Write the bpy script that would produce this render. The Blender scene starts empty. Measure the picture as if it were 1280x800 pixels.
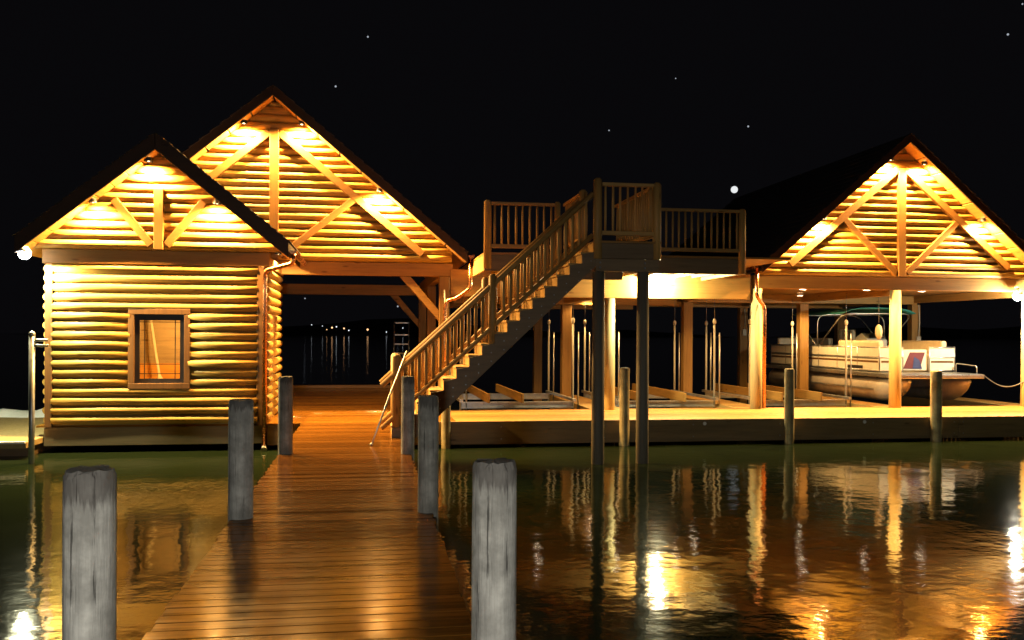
import bpy, math, random
from mathutils import Vector, Matrix
random.seed(7)
C = bpy.context.scene.collection
PI = math.pi
ZW = -0.48            # water level; z = 0 is the top of the docks

# ------------------------------------------------------------------ materials
def new_mat(name):
    m = bpy.data.materials.new(name); m.use_nodes = True
    nt = m.node_tree; b = nt.nodes['Principled BSDF']
    return m, nt, b
def N(nt, t, **kw):
    n = nt.nodes.new(t)
    for k, v in kw.items(): setattr(n, k, v)
    return n
def coords(nt, scale, kind='Object'):
    tc = N(nt, 'ShaderNodeTexCoord'); mp = N(nt, 'ShaderNodeMapping')
    mp.inputs['Scale'].default_value = scale
    nt.links.new(tc.outputs[kind], mp.inputs['Vector'])
    return mp.outputs['Vector'], tc
def ramp(nt, fac, stops):
    r = N(nt, 'ShaderNodeValToRGB'); e = r.color_ramp.elements
    while len(e) > 1: e.remove(e[-1])
    e[0].position = stops[0][0]; e[0].color = (*stops[0][1], 1)
    for p, c in stops[1:]:
        q = e.new(p); q.color = (*c, 1)
    nt.links.new(fac, r.inputs[0]); return r.outputs[0]
def mul(c, k): return tuple(min(1, x*k) for x in c)
def noise(nt, vec, scale, detail=4, rough=.6):
    n = N(nt, 'ShaderNodeTexNoise'); n.inputs['Scale'].default_value = scale
    n.inputs['Detail'].default_value = detail; n.inputs['Roughness'].default_value = rough
    nt.links.new(vec, n.inputs['Vector']); return n.outputs['Fac']
def math_(nt, op, a, b=None):
    n = N(nt, 'ShaderNodeMath', operation=op)
    for i, v in enumerate((a, b)):
        if v is None: continue
        if isinstance(v, (int, float)): n.inputs[i].default_value = v
        else: nt.links.new(v, n.inputs[i])
    return n.outputs[0]
def mixc(nt, fac, a, b, mode='MIX'):
    n = N(nt, 'ShaderNodeMix', data_type='RGBA', blend_type=mode)
    if isinstance(fac, (int, float)): n.inputs[0].default_value = fac
    else: nt.links.new(fac, n.inputs[0])
    for i, v in ((6, a), (7, b)):
        if isinstance(v, tuple): n.inputs[i].default_value = (*v, 1)
        else: nt.links.new(v, n.inputs[i])
    return n.outputs[2]
def bump(nt, b, h, strength, dist):
    n = N(nt, 'ShaderNodeBump'); n.inputs['Strength'].default_value = strength; n.inputs['Distance'].default_value = dist
    nt.links.new(h, n.inputs['Height']); nt.links.new(n.outputs[0], b.inputs['Normal'])

def wood(name, base, axis='X', rough=.55, course=None, contrast=.45, spec=.35, grain=1.0):
    """timber with grain along one axis; course=(axis, pitch) gives each board or log its own tone"""
    m, nt, b = new_mat(name)
    s = {'X': (.35, 5, 5), 'Y': (5, .35, 5), 'Z': (5, 5, .35)}[axis]
    v, tc = coords(nt, tuple(k*grain for k in s))
    g = noise(nt, v, 4.5, 6, .65)
    g2 = noise(nt, v, 1.1, 3, .5)
    col = ramp(nt, g, [(.25, mul(base, 1-contrast)), (.5, base), (.78, mul(base, 1+contrast*.55))])
    col = mixc(nt, .45, col, ramp(nt, g2, [(.3, mul(base, .62)), (.7, mul(base, 1.2))]))
    # knots
    vk, _ = coords(nt, {'X': (1.1, 4, 4), 'Y': (4, 1.1, 4), 'Z': (4, 4, 1.1)}[axis])
    vo = N(nt, 'ShaderNodeTexVoronoi'); vo.inputs['Scale'].default_value = 1.3; nt.links.new(vk, vo.inputs['Vector'])
    kn = ramp(nt, vo.outputs['Distance'], [(.04, (.35, .28, .22)), (.13, (1, 1, 1))])
    col = mixc(nt, .8, col, kn, 'MULTIPLY')
    if course:
        sp = N(nt, 'ShaderNodeSeparateXYZ'); nt.links.new(tc.outputs['Object'], sp.inputs[0])
        fl = math_(nt, 'FLOOR', math_(nt, 'DIVIDE', sp.outputs[course[0]], course[1]))
        wn = N(nt, 'ShaderNodeTexWhiteNoise', noise_dimensions='1D'); nt.links.new(fl, wn.inputs['W'])
        col = mixc(nt, 1., col, ramp(nt, wn.outputs['Value'], [(0, (.72, .7, .66)), (1, (1.0, 1.0, 1.0))]), 'MULTIPLY')
    if course:
        vc, _ = coords(nt, tuple(k*1.9 if k > 1 else k*.55 for k in s))
        chk = ramp(nt, noise(nt, vc, 3.1, 5, .6), [(.35, (.18, .13, .09)), (.395, (1, 1, 1))])
        col = mixc(nt, .85, col, chk, 'MULTIPLY')
    oi = N(nt, 'ShaderNodeObjectInfo')
    col = mixc(nt, 1., col, ramp(nt, oi.outputs['Random'], [(0, (.8, .78, .76)), (1, (1, 1, 1))]), 'MULTIPLY')
    nt.links.new(col, b.inputs['Base Color'])
    b.inputs['Roughness'].default_value = rough; b.inputs['Specular IOR Level'].default_value = spec
    bump(nt, b, g, .35, .006)
    return m
def plain(name, col, rough=.5, metal=0., var=.2, bscale=6., spec=.5):
    m, nt, b = new_mat(name)
    v, _ = coords(nt, (1, 1, 1)); g = noise(nt, v, bscale, 5)
    nt.links.new(ramp(nt, g, [(.3, mul(col, 1-var)), (.7, mul(col, 1+var*.5))]), b.inputs['Base Color'])
    nt.links.new(ramp(nt, noise(nt, v, bscale*2.3), [(.3, (rough*.75,)*3), (.7, (min(1, rough*1.25),)*3)]), b.inputs['Roughness'])
    b.inputs['Metallic'].default_value = metal; b.inputs['Specular IOR Level'].default_value = spec
    return m
def emit(name, col, s):
    m, nt, b = new_mat(name)
    b.inputs['Base Color'].default_value = (*mul(col, .5), 1)
    b.inputs['Emission Color'].default_value = (*col, 1); b.inputs['Emission Strength'].default_value = s
    return m

WARM = (1.0, .55, .16); AMBER = (1.0, .48, .12); COOL = (.86, .95, 1.0); CEIL = (1.0, .58, .19); FLOODC = (1.0, .98, .60)
M = {}
M['log'] = wood('log_siding', (.58, .36, .075), 'X', .55, (2, .168), .7)
M['log_y'] = wood('log_siding_side', (.58, .36, .075), 'Y', .55, (2, .168), .7)
M['beam_x'] = wood('timber_x', (.44, .24, .06), 'X')
M['beam_y'] = wood('timber_y', (.44, .25, .065), 'Y')
M['beam_z'] = wood('timber_z', (.44, .25, .065), 'Z')
M['truss'] = wood('truss_timber', (.22, .105, .022), 'X')
M['truss_z'] = wood('truss_timber_z', (.22, .105, .022), 'Z')
M['trim'] = wood('trim_timber', (.19, .095, .03), 'Z')
M['ceil'] = wood('ceiling_plank', (.50, .29, .09), 'X', .55, (1, .14))
M['soffit'] = wood('soffit_plank', (.55, .30, .08), 'Y', .55)
M['rail'] = wood('rail_timber', (.46, .27, .08), 'X')
M['rail_z'] = wood('baluster_timber', (.46, .27, .08), 'Z')
M['stair'] = wood('stair_timber', (.48, .30, .09), 'Y')
M['string'] = wood('stringer_timber', (.20, .14, .075), 'X')
M['barge'] = wood('barge_timber', (.04, .018, .008), 'X', .6)
M['fascia'] = wood('dock_fascia', (.24, .17, .08), 'X', .6)
M['fascia_y'] = wood('dock_fascia_y', (.46, .30, .10), 'Y', .6)
M['shelf'] = plain('low_platform', (.26, .19, .08), .6, 0, .25, 9)
M['shingle'] = plain('roof_shingle', (.035, .03, .028), .85, 0, .5, 14)
M['copper'] = plain('copper', (.62, .27, .12), .28, 1., .3, 5)
M['alu'] = plain('aluminium', (.66, .66, .64), .35, .9, .2, 7)
M['galv'] = plain('galvanised', (.34, .35, .34), .4, .8, .25, 8)
M['pvc'] = plain('white_pvc', (.50, .47, .38), .45, 0, .1)
M['cable'] = plain('steel_cable', (.2, .2, .2), .4, .8)
M['black'] = plain('black_frame', (.025, .02, .018), .4)
M['cream'] = plain('boat_cream', (.84, .80, .66), .35, 0, .08)
M['boatred'] = plain('boat_maroon', (.16, .04, .05), .5)
M['boatblue'] = plain('boat_blue', (.05, .07, .2), .5)
M['canvas'] = plain('teal_canvas', (.03, .24, .22), .7)
M['vinyl'] = plain('vinyl_seat', (.70, .58, .38), .5, 0, .1)
M['tube'] = plain('pontoon_alu', (.62, .55, .46), .38, .35, .2, 4)
M['dark'] = plain('dark_plastic', (.03, .03, .03), .4)
M['rope'] = plain('rope', (.14, .13, .11), .9)
M['white'] = plain('white_paint', (.8, .8, .8), .4)
M['snow'] = plain('white_snow', (.82, .84, .85), .8, 0, .1)
M['roomwall'] = wood('room_panel', (.42, .32, .16), 'X', .6)
M['wains'] = wood('room_wainscot', (.75, .36, .06), 'X', .5)
M['roomfloor'] = wood('room_floor', (.3, .18, .08), 'X', .5)
M['oar'] = plain('pale_oar', (.8, .74, .5), .45, 0, .1)
M['hill'] = plain('far_shore_dark', (.012, .014, .012), .95, 0, .4, .02)
M['lens_warm'] = emit('lamp_warm', (1, .72, .36), 14)
M['lens_ceil'] = emit('lamp_ceiling', (1, .80, .52), 90)
M['lens_cool'] = emit('lamp_cool', (.9, .97, 1), 40)
M['shore_cool'] = emit('shore_lamp_white', (.85, .93, 1), 1.6)
M['shore_warm'] = emit('shore_lamp_orange', (1, .55, .25), 2.2)
M['star'] = emit('star_light', (.8, .88, 1), .5)
M['moon'] = emit('moon_light', (.95, .98, 1), .9)

def glass_mat():
    m, nt, b = new_mat('window_glass')
    b.inputs['Base Color'].default_value = (.9, .95, .95, 1); b.inputs['Roughness'].default_value = .02
    b.inputs['Transmission Weight'].default_value = 1; b.inputs['IOR'].default_value = 1.1
    return m
M['glass'] = glass_mat()

def deck_mat(name, base, axis_i, pitch, wet, spec=.5, bs=.3, rj=.10):
    m, nt, b = new_mat(name)
    ax = 'X' if axis_i == 1 else 'Y'
    v, tc = coords(nt, (.4, 6, 6) if ax == 'X' else (6, .4, 6))
    g = noise(nt, v, 5, 6, .65)
    sp = N(nt, 'ShaderNodeSeparateXYZ'); nt.links.new(tc.outputs['Object'], sp.inputs[0])
    fl = math_(nt, 'FLOOR', math_(nt, 'DIVIDE', sp.outputs[axis_i], pitch))
    wn = N(nt, 'ShaderNodeTexWhiteNoise', noise_dimensions='1D'); nt.links.new(fl, wn.inputs['W'])
    col = ramp(nt, g, [(.25, mul(base, .6)), (.55, base), (.8, mul(base, 1.25))])
    col = mixc(nt, 1, col, ramp(nt, wn.outputs['Value'], [(0, (.6, .58, .55)), (1, (1, 1, 1))]), 'MULTIPLY')
    nt.links.new(col, b.inputs['Base Color'])
    v2, _ = coords(nt, (1, 1, 1)); pud = noise(nt, v2, 9, 6, .7)
    r = ramp(nt, pud, [(.30, (wet[0],)*3), (.70, (wet[1],)*3)])
    radd = math_(nt, 'ADD', r, math_(nt, 'MULTIPLY', math_(nt, 'SUBTRACT', wn.outputs['Value'], .5), rj))
    nt.links.new(radd, b.inputs['Roughness'])
    b.inputs['Specular IOR Level'].default_value = spec
    h = math_(nt, 'ADD', math_(nt, 'MULTIPLY', g, .5), math_(nt, 'MULTIPLY', noise(nt, v2, 26, 3), .5))
    bump(nt, b, h, bs, .006)
    return m
M['deck'] = deck_mat('wet_decking', (.15, .062, .009), 1, .146, (.13, .21), .035, .08, .04)
M['deck_main'] = deck_mat('main_decking', (.30, .13, .018), 1, .146, (.12, .2), .1, .1, .05)
M['deck_dry'] = deck_mat('dock_decking', (.40, .20, .042), 1, .146, (.35, .6))
M['deck_fing'] = deck_mat('finger_decking', (.42, .22, .045), 1, .146, (.4, .65))

def pile_mat(name, base, dark):
    m, nt, b = new_mat(name)
    v, tc = coords(nt, (9, 9, .55)); g = noise(nt, v, 3.2, 7, .7)
    v2, _ = coords(nt, (1, 1, 1)); bl = noise(nt, v2, 5.5, 5, .6)
    v3, _ = coords(nt, (15, 15, .55)); cr = noise(nt, v3, 2.4, 7, .68)
    col = ramp(nt, g, [(.28, mul(base, .45)), (.5, base), (.75, mul(base, 1.35))])
    col = mixc(nt, ramp(nt, bl, [(.36, (0, 0, 0)), (.62, (.85, .85, .85))]), col, dark)
    crk = ramp(nt, cr, [(.33, (.10, .09, .08)), (.385, (1, 1, 1))])
    col = mixc(nt, .8, col, crk, 'MULTIPLY')
    # weather stain round the top end (own shape, ragged)
    sp = N(nt, 'ShaderNodeSeparateXYZ'); nt.links.new(tc.outputs['Object'], sp.inputs[0])
    zz = math_(nt, 'ADD', sp.outputs[2], math_(nt, 'MULTIPLY', math_(nt, 'SUBTRACT', g, .5), .35))
    st = ramp(nt, zz, [(.96, (0, 0, 0)), (1.10, (.75, .75, .75))])
    col = mixc(nt, st, col, (.05, .042, .036))
    oi = N(nt, 'ShaderNodeObjectInfo')
    col = mixc(nt, 1., col, ramp(nt, oi.outputs['Random'], [(0, (.75, .75, .72)), (1, (1, 1, 1))]), 'MULTIPLY')
    nt.links.new(col, b.inputs['Base Color']); b.inputs['Roughness'].default_value = .85
    hh = math_(nt, 'ADD', math_(nt, 'MULTIPLY', g, .6), math_(nt, 'MULTIPLY', crk, .6))
    bump(nt, b, hh, .7, .02)
    return m
M['pile'] = pile_mat('weathered_pile', (.40, .39, .35), (.17, .165, .145))
M['pile_gold'] = pile_mat('dock_pile', (.42, .36, .20), (.26, .20, .10))
M['post'] = wood('round_post', (.44, .36, .17), 'Z', .6)
M['post_dark'] = wood('stair_post', (.17, .15, .11), 'Z', .65)
M['post_sq'] = wood('square_post', (.34, .19, .055), 'Z', .6)

def water_mat():
    m, nt, b = new_mat('lake_water')
    v, tc = coords(nt, (1, 1, 1))
    b.inputs['Base Color'].default_value = (.007, .012, .005, 1)
    b.inputs['Roughness'].default_value = .065; b.inputs['IOR'].default_value = 1.333; b.inputs['Specular IOR Level'].default_value = .22
    a = noise(nt, v, .9, 3, .5); c = noise(nt, v, 4.2, 3, .55)
    vs, _ = coords(nt, (.6, 1.5, 1)); d = noise(nt, vs, 11, 2, .5)
    h = math_(nt, 'ADD', math_(nt, 'MULTIPLY', a, 1.0), math_(nt, 'ADD', math_(nt, 'MULTIPLY', c, .24), math_(nt, 'MULTIPLY', d, .05)))
    bump(nt, b, h, 1.0, .012)
    return m
M['water'] = water_mat()

# ------------------------------------------------------------------ mesh building
class MB:
    def __init__(s): s.v = []; s.f = []; s.smooth = []
    def add(s, vs, fs, sm=False):
        o = len(s.v); s.v += [tuple(p) for p in vs]
        for f in fs: s.f.append([i+o for i in f]); s.smooth.append(sm)
        return s
    def box(s, x0, x1, y0, y1, z0, z1):
        if x0 > x1: x0, x1 = x1, x0
        return s.add([(x0,y0,z0),(x1,y0,z0),(x1,y1,z0),(x0,y1,z0),(x0,y0,z1),(x1,y0,z1),(x1,y1,z1),(x0,y1,z1)],
              [(0,3,2,1),(4,5,6,7),(0,1,5,4),(1,2,6,5),(2,3,7,6),(3,0,4,7)])
    def bar(s, p0, p1, w, h, up=(0,0,1)):
        """rectangular bar from p0 to p1, w across, h along up"""
        p0 = Vector(p0); p1 = Vector(p1); d = (p1-p0).normalized(); u = Vector(up)
        r = d.cross(u).normalized(); u = r.cross(d).normalized()
        vs = []
        for p in (p0, p1):
            for a, c in ((-1,-1),(1,-1),(1,1),(-1,1)): vs.append(p + r*a*w/2 + u*c*h/2)
        return s.add(vs, [(0,1,2,3),(7,6,5,4),(0,4,5,1),(1,5,6,2),(2,6,7,3),(3,7,4,0)])
    def cyl(s, p0, p1, r0, r1=None, n=16, caps=True):
        r1 = r0 if r1 is None else r1
        p0 = Vector(p0); p1 = Vector(p1); d = (p1-p0).normalized()
        a = d.orthogonal().normalized(); b = d.cross(a)
        vs = []
        for p, r in ((p0, r0), (p1, r1)):
            for i in range(n):
                t = 2*PI*i/n; vs.append(p + a*math.cos(t)*r + b*math.sin(t)*r)
        s.add(vs, [(i, (i+1) % n, n+(i+1) % n, n+i) for i in range(n)], True)
        if caps:
            s.add(vs[:n], [tuple(range(n))[::-1]]); s.add(vs[n:], [tuple(range(n))])
        return s
    def tube(s, pts, r, n=10):
        pts = [Vector(p) for p in pts]; rings = []; a = None
        for i, p in enumerate(pts):
            d = (pts[min(i+1, len(pts)-1)] - pts[max(i-1, 0)]).normalized()
            a = d.orthogonal().normalized() if a is None else (a - d*a.dot(d)).normalized()
            b = d.cross(a); rr = r(i/(len(pts)-1)) if callable(r) else r
            rings.append([p + a*math.cos(2*PI*k/n)*rr + b*math.sin(2*PI*k/n)*rr for k in range(n)])
        vs = [q for ring in rings for q in ring]; L = len(pts)
        fs = [(i*n+k, i*n+(k+1) % n, (i+1)*n+(k+1) % n, (i+1)*n+k) for i in range(L-1) for k in range(n)]
        s.add(vs, fs, True); s.add(rings[0], [tuple(range(n))[::-1]]); s.add(rings[-1], [tuple(range(n))])
        return s
    def prism(s, poly, a, b, axis):
        """extrude a 2D polygon: axis 'X' poly=(y,z); 'Y' poly=(x,z); 'Z' poly=(x,y)"""
        def P(q, t): return {'X': (t, q[0], q[1]), 'Y': (q[0], t, q[1]), 'Z': (q[0], q[1], t)}[axis]
        n = len(poly); vs = [P(q, a) for q in poly] + [P(q, b) for q in poly]
        return s.add(vs, [tuple(range(n)), tuple(range(n, 2*n))[::-1]] + [(i, n+i, n+(i+1) % n, (i+1) % n) for i in range(n)])
    def sphere(s, c, r, nu=16, nv=10, sc=(1,1,1)):
        vs = []; fs = []
        for j in range(nv+1):
            t = PI*j/nv
            for i in range(nu):
                q = 2*PI*i/nu
                vs.append((c[0]+r*sc[0]*math.sin(t)*math.cos(q), c[1]+r*sc[1]*math.sin(t)*math.sin(q), c[2]+r*sc[2]*math.cos(t)))
        for j in range(nv):
            for i in range(nu): fs.append((j*nu+i, (j+1)*nu+i, (j+1)*nu+(i+1) % nu, j*nu+(i+1) % nu))
        return s.add(vs, fs, True)

def world_loc(o):
    v = Vector((0, 0, 0))
    while o is not None: v += o.location; o = o.parent
    return v
def part(name, mb, mat, parent=None, bev=0., loc=None):
    off = world_loc(parent) if parent else (Vector(loc) if loc else Vector((0,0,0)))
    me = bpy.data.meshes.new(name)
    me.from_pydata([(v[0]-off.x, v[1]-off.y, v[2]-off.z) for v in mb.v], [], mb.f)
    me.polygons.foreach_set('use_smooth', mb.smooth)
    me.materials.append(M[mat] if isinstance(mat, str) else mat)
    import bmesh
    bm = bmesh.new(); bm.from_mesh(me)
    bmesh.ops.remove_doubles(bm, verts=bm.verts, dist=1e-5)
    bmesh.ops.recalc_face_normals(bm, faces=bm.faces); bm.to_mesh(me); bm.free()
    o = bpy.data.objects.new(name, me); C.objects.link(o)
    if parent: o.parent = parent
    else: o.location = off
    if bev:
        b = o.modifiers.new('bevel', 'BEVEL'); b.width = bev; b.segments = 2; b.limit_method = 'ANGLE'; b.angle_limit = math.radians(40)
    return o
def tag(o, label, cat, group=None):
    o['label'] = label; o['category'] = cat
    if group: o['group'] = group
    return o
def thing(name, label, cat, loc, group=None):
    o = bpy.data.objects.new(name, None); C.objects.link(o); o.location = loc; o.empty_display_size = .2
    return tag(o, label, cat, group)
def structure(o): o['kind'] = 'structure'; return o
def lamp(name, kind, loc, energy, col, parent=None, radius=.04, spot=None, blend=.3, target=None):
    l = bpy.data.lights.new(name, kind); l.energy = energy; l.color = col
    if kind in ('POINT', 'SPOT'): l.shadow_soft_size = radius
    if spot: l.spot_size = math.radians(spot); l.spot_blend = blend
    o = bpy.data.objects.new(name, l); C.objects.link(o)
    off = world_loc(parent) if parent else Vector((0,0,0))
    o.location = Vector(loc) - off
    if parent: o.parent = parent
    if target is not None:
        o.rotation_euler = (Vector(target)-Vector(loc)).to_track_quat('-Z', 'Y').to_euler()
    return o

# ------------------------------------------------------------------ setting
mb = MB().add([(-2500,-60,ZW),(2500,-60,ZW),(2500,2500,ZW),(-2500,2500,ZW)], [(0,1,2,3)])
structure(part('lake_water', mb, 'water'))
# far shore: a low dark wooded ridge
mb = MB(); n = 90; prof = []
for i in range(n+1):
    x = -1600 + 3200*i/n
    h = 5 + 5*math.sin(i*.31) + 3*math.sin(i*.83+1) + 2*random.random()
    prof.append((x, h))
vs = []
for x, h in prof: vs += [(x, 905, ZW-.5), (x, 935, h*.75), (x, 990, h*1.3), (x, 1100, ZW-.5)]
fs = [(4*i+k, 4*(i+1)+k, 4*(i+1)+k+1, 4*i+k+1) for i in range(n) for k in range(3)]
structure(part('far_shore_hills', mb.add(vs, fs, True), 'hill'))

# ------------------------------------------------------------------ builders for the log buildings
def siding(mb, xl, xr, z0, z1, yf, holes=(), h=.168, bulge=.088, steps=9, axis='X', sgn=-1):
    """courses of half-round log siding; xl, xr: extents as functions of z"""
    z = z0; rnd = random.Random(int(yf*100+z1*10))
    while z < z1-1e-4:
        ht = min(h, z1-z); P = []
        for j in range(steps+1):
            t = PI*j/steps
            P.append((z + ht*(.03+.97*((1-math.cos(t))/2)**.85), yf + sgn*bulge*(math.sin(t) if math.sin(t) > 1e-6 else 0)))
        zc = z+ht/2; spans = [(None, None)]
        for (a, b, c, d) in holes:
            if c < zc < d: spans = [(None, a), (b, None)]
        for (sa, sb) in spans:
            m = 1; xa = xl(P[0][0]) if sa is None else sa; xb = xr(P[0][0]) if sb is None else sb
            m = max(1, int((xb-xa)/.45)); ph = rnd.uniform(0, 6.28); kb = rnd.uniform(.86, 1.08)
            wob = [kb*(1+.05*math.sin(i*1.3+ph)+rnd.uniform(-.035, .035)) for i in range(m+1)]
            dzs = [rnd.uniform(-.003, .003) for i in range(m+1)]
            rows = []
            for k_, (zz, yy) in enumerate(P):
                a = xl(zz) if sa is None else sa; b = xr(zz) if sb is None else sb
                if b < a: a = b = (a+b)/2
                row = []
                for i in range(m+1):
                    x = a+(b-a)*i/m; y = yf+(yy-yf)*wob[i]; zq = zz+(dzs[i] if 0 < k_ < len(P)-1 else 0)
                    row.append((x, y, zq) if axis == 'X' else (y, x, zq))
                rows.append(row)
            vs = [p for row in rows for p in row]; W = m+1
            mb.add(vs, [(j*W+i, j*W+i+1, (j+1)*W+i+1, (j+1)*W+i) for j in range(steps) for i in range(m)], True)
            mb.add([row[0] for row in rows], [tuple(range(len(P)))]); mb.add([row[-1] for row in rows], [tuple(range(len(P)))])
        z += ht
    return mb
def panel(mb, x0, x1, z0, z1, y0, y1, hole=None, axis='X'):
    def bx(a, b, c, d):
        if axis == 'X': mb.box(a, b, y0, y1, c, d)
        else: mb.box(y0, y1, a, b, c, d)
    if not hole: bx(x0, x1, z0, z1)
    else:
        a, b, c, d = hole
        bx(x0, a, z0, z1); bx(b, x1, z0, z1); bx(a, b, z0, c); bx(a, b, d, z1)
    return mb
def gable_roof(t, cx, zp, pitch, half, y0, y1, th=.30):
    ze = zp - pitch*half
    for s in (-1, 1):
        mb = MB().prism([(cx, zp+.004), (cx+s*half, ze+.004), (cx+s*half, ze+th), (cx, zp+th)], y0+.05, y1, 'Y')
        part('roof', mb, 'shingle', t)
        # soffit boards under the slab
        k = 9; mb = MB()
        for i in range(k):
            u0 = (i+.04)/k; u1 = (i+.96)/k
            a = (cx+s*half*u0, zp-pitch*half*u0); b = (cx+s*half*u1, zp-pitch*half*u1)
            mb.prism([a, b, (b[0], b[1]-.02), (a[0], a[1]-.02)], y0+.045, y1-.03, 'Y')
        part('soffit', mb, 'soffit', t)
        mb = MB().prism([(cx+s*.002, zp-.03), (cx+s*half*1.0, ze-.03), (cx+s*half*1.0, ze+th+.02), (cx+s*.002, zp+th+.02)], y0, y0+.045, 'Y')
        part('barge_board', mb, 'barge', t, .006)
        # shingle courses standing a little proud
        mb = MB(); rows = 20
        for i in range(rows):
            u0 = i/rows; u1 = (i+1.06)/rows
            a = Vector((cx+s*half*u0, 0, zp+th-pitch*half*u0+.006)); b = Vector((cx+s*(half*u1+.02), 0, zp+th-pitch*half*u1+.028))
            mb.prism([(a.x, a.z), (b.x, b.z), (b.x, b.z-.014), (a.x, a.z-.004)], y0-.03, y1+.03, 'Y')
        part('shingles', mb, 'shingle', t)
def gutter(t, x, y0, y1, z, side):
    mb = MB(); n = 8; r = .065; cx = x + side*(r+.012)
    prof = [(cx+r*math.cos(PI+PI*i/n), z+r*math.sin(PI+PI*i/n)) for i in range(n+1)]
    prof += [(cx+(r-.012)*math.cos(2*PI-PI*i/n), z+.001+(r-.012)*math.sin(2*PI-PI*i/n)) for i in range(n+1)]
    mb.prism(prof, y0, y1, 'Y')
    mb.prism([(cx+r*math.cos(PI+PI*i/n), z+r*math.sin(PI+PI*i/n)) for i in range(n+1)], y0-.006, y0, 'Y')
    return part('gutter', mb, 'copper', t)
def smooth_path(pts, k=5, rad=.09):
    out = [Vector(pts[0])]
    for i in range(1, len(pts)-1):
        p = Vector(pts[i]); a = (Vector(pts[i-1])-p); b = (Vector(pts[i+1])-p)
        r = min(rad, a.length*.45, b.length*.45); a = p+a.normalized()*r; b = p+b.normalized()*r
        for j in range(k+1):
            u = j/k; out.append(a*(1-u)**2 + p*2*u*(1-u) + b*u*u)
    out.append(Vector(pts[-1])); return out
def downspout(g, pts, r=.042):
    return part('downspout', MB().tube(smooth_path(pts), r, 12), 'copper', g)
def truss(t, cx, zb, zp, pitch, yf, half, rafters, vx, kw=.19, off=.5):
    y0, y1 = yf-.165, yf-.06
    ztop = zp-(.62 if rafters else .66)
    part('king_post', MB().box(cx-kw/2, cx+kw/2, y0-.004, y1, zb, ztop), 'truss_z', t, .008)
    for s in (-1, 1):
        if rafters:     # inner rafters below the roof line
            a = Vector((cx+s*.10, (y0+y1)/2, zp-off-.08)); x1 = half-.30-off
            b = Vector((cx+s*x1, (y0+y1)/2, zp-off-pitch*x1))
            part('inner_rafter', MB().bar(a, b, y1-y0-.02, .15, (0, 0, 1)), 'truss', t, .008)
        a = Vector((cx+s*.13, (y0+y1)/2, zb+.08))
        b = Vector((cx+s*vx, (y0+y1)/2, zb+.08+vx*1.04))
        zlim = zp-off-.08-pitch*vx if rafters else zp-.2-pitch*vx
        if b.z > zlim: b.z = zlim
        part('brace', MB().bar(a, b, y1-y0-.03, .13, (0, 0, 1)), 'truss', t, .008)

def soffit_light(x, y, z, label, energy, col=WARM, lens='lens_warm'):
    t = thing('soffit_light', label, 'soffit light', (x, y, z), 'recessed lights under the gable eaves')
    mb = MB(); mb.cyl((x, y, z-.055), (x, y, z+.02), .062, .062, 16, False); mb.cyl((x, y, z-.056), (x, y, z-.035), .075, .066, 16, False)
    part('trim_ring', mb, 'dark', t)
    part('bulb', MB().sphere((x, y, z-.018), .034, 12, 8), lens, t)
    lamp('soffit_lamp', 'SPOT', (x, y, z-.09), energy, col, t, .06, 164, .62, (x, y+.25, z-2))
    return t
GABLE_W = 3000

# ------------------------------------------------------------------ left log cabin
XL, XR, YF, YB = -5.588, -1.862, 17.3, 20.05
CX, ZP, PT, HF = -3.66, 4.86, .81, 2.27
cab = thing('log_cabin', 'small log sided boathouse cabin with one window at the left of the walkway', 'cabin', (CX, 18.6, 0))
hole = (-4.10, -3.245, .745, 1.975)
mb = siding(MB(), lambda z: XL+.10, lambda z: XR-.10, .0, 2.86, YF, [(hole[0]-.07, hole[1]+.07, hole[2]-.06, hole[3]+.06)])
part('log_wall', mb, 'log', cab)
part('wall_lining', panel(MB(), XL, XR, .0, 3.1, YF, YF+.10, hole), 'roomwall', cab)
# right side wall with a door
dh = (18.15, 19.0, .0, 2.05)
mb = siding(MB(), lambda z: YF+.1, lambda z: YB, .0, 2.86, XR, [dh], axis='Y', sgn=1)
part('log_wall', mb, 'log_y', cab)
part('wall_lining', panel(MB(), YF+.102, YB, .0, 3.1, XR-.10, XR-.001, (dh[0], dh[1], .001, dh[3]), 'Y'), 'roomwall', cab)
door = part('door', MB().box(XR-.06, XR-.015, dh[0]+.03, dh[1]-.03, .012, dh[3]-.03), 'trim', cab)
part('handle', MB().sphere((XR+.03, dh[0]+.12, 1.0), .03), 'copper', door)
mb = siding(MB(), lambda z: YF+.1, lambda z: YB, .0, 2.86, XL, axis='Y', sgn=-1)
part('log_wall', mb, 'log_y', cab)
part('wall_lining', panel(MB(), YF+.102, YB, .0, 3.1, XL+.001, XL+.10, None, 'Y'), 'roomwall', cab)
part('wall_lining', MB().box(XL+.102, XR-.102, YB-.10, YB, .0, 3.1), 'roomwall', cab)
part('wainscot', MB().box(XL+.104, XR-.104, YB-.135, YB-.102, .02, 1.02), 'wains', cab)
part('ceiling', MB().box(XL+.104, XR-.104, YF+.104, YB-.104, 2.55, 2.60), 'roomwall', cab)
part('floor_board', MB().box(XL+.104, XR-.104, YF+.104, YB-.14, .004, .016), 'roomfloor', cab)
for x in (XL, XR-.115):
    part('corner_board', MB().box(x-.004, x+.12, YF-.075, YF-.002, -.03, 2.86), 'trim', cab, .008)
part('header_beam', MB().box(XL-.06, XR+.10, YF-.06, YF+.03, 2.862, 3.118), 'beam_x', cab, .012)
part('side_beam', MB().box(XR-.04, XR+.10, YF+.032, YB, 2.862, 3.05), 'beam_y', cab, .01)
part('sill_beam', MB().box(XL-.02, XR+.02, YF-.05, YF-.004, -.36, -.032), 'fascia', cab, .01)
xl = lambda z: max(CX-HF+.05, CX-(ZP-.03-z)/PT) ; xr = lambda z: min(CX+HF-.05, CX+(ZP-.03-z)/PT)
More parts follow.
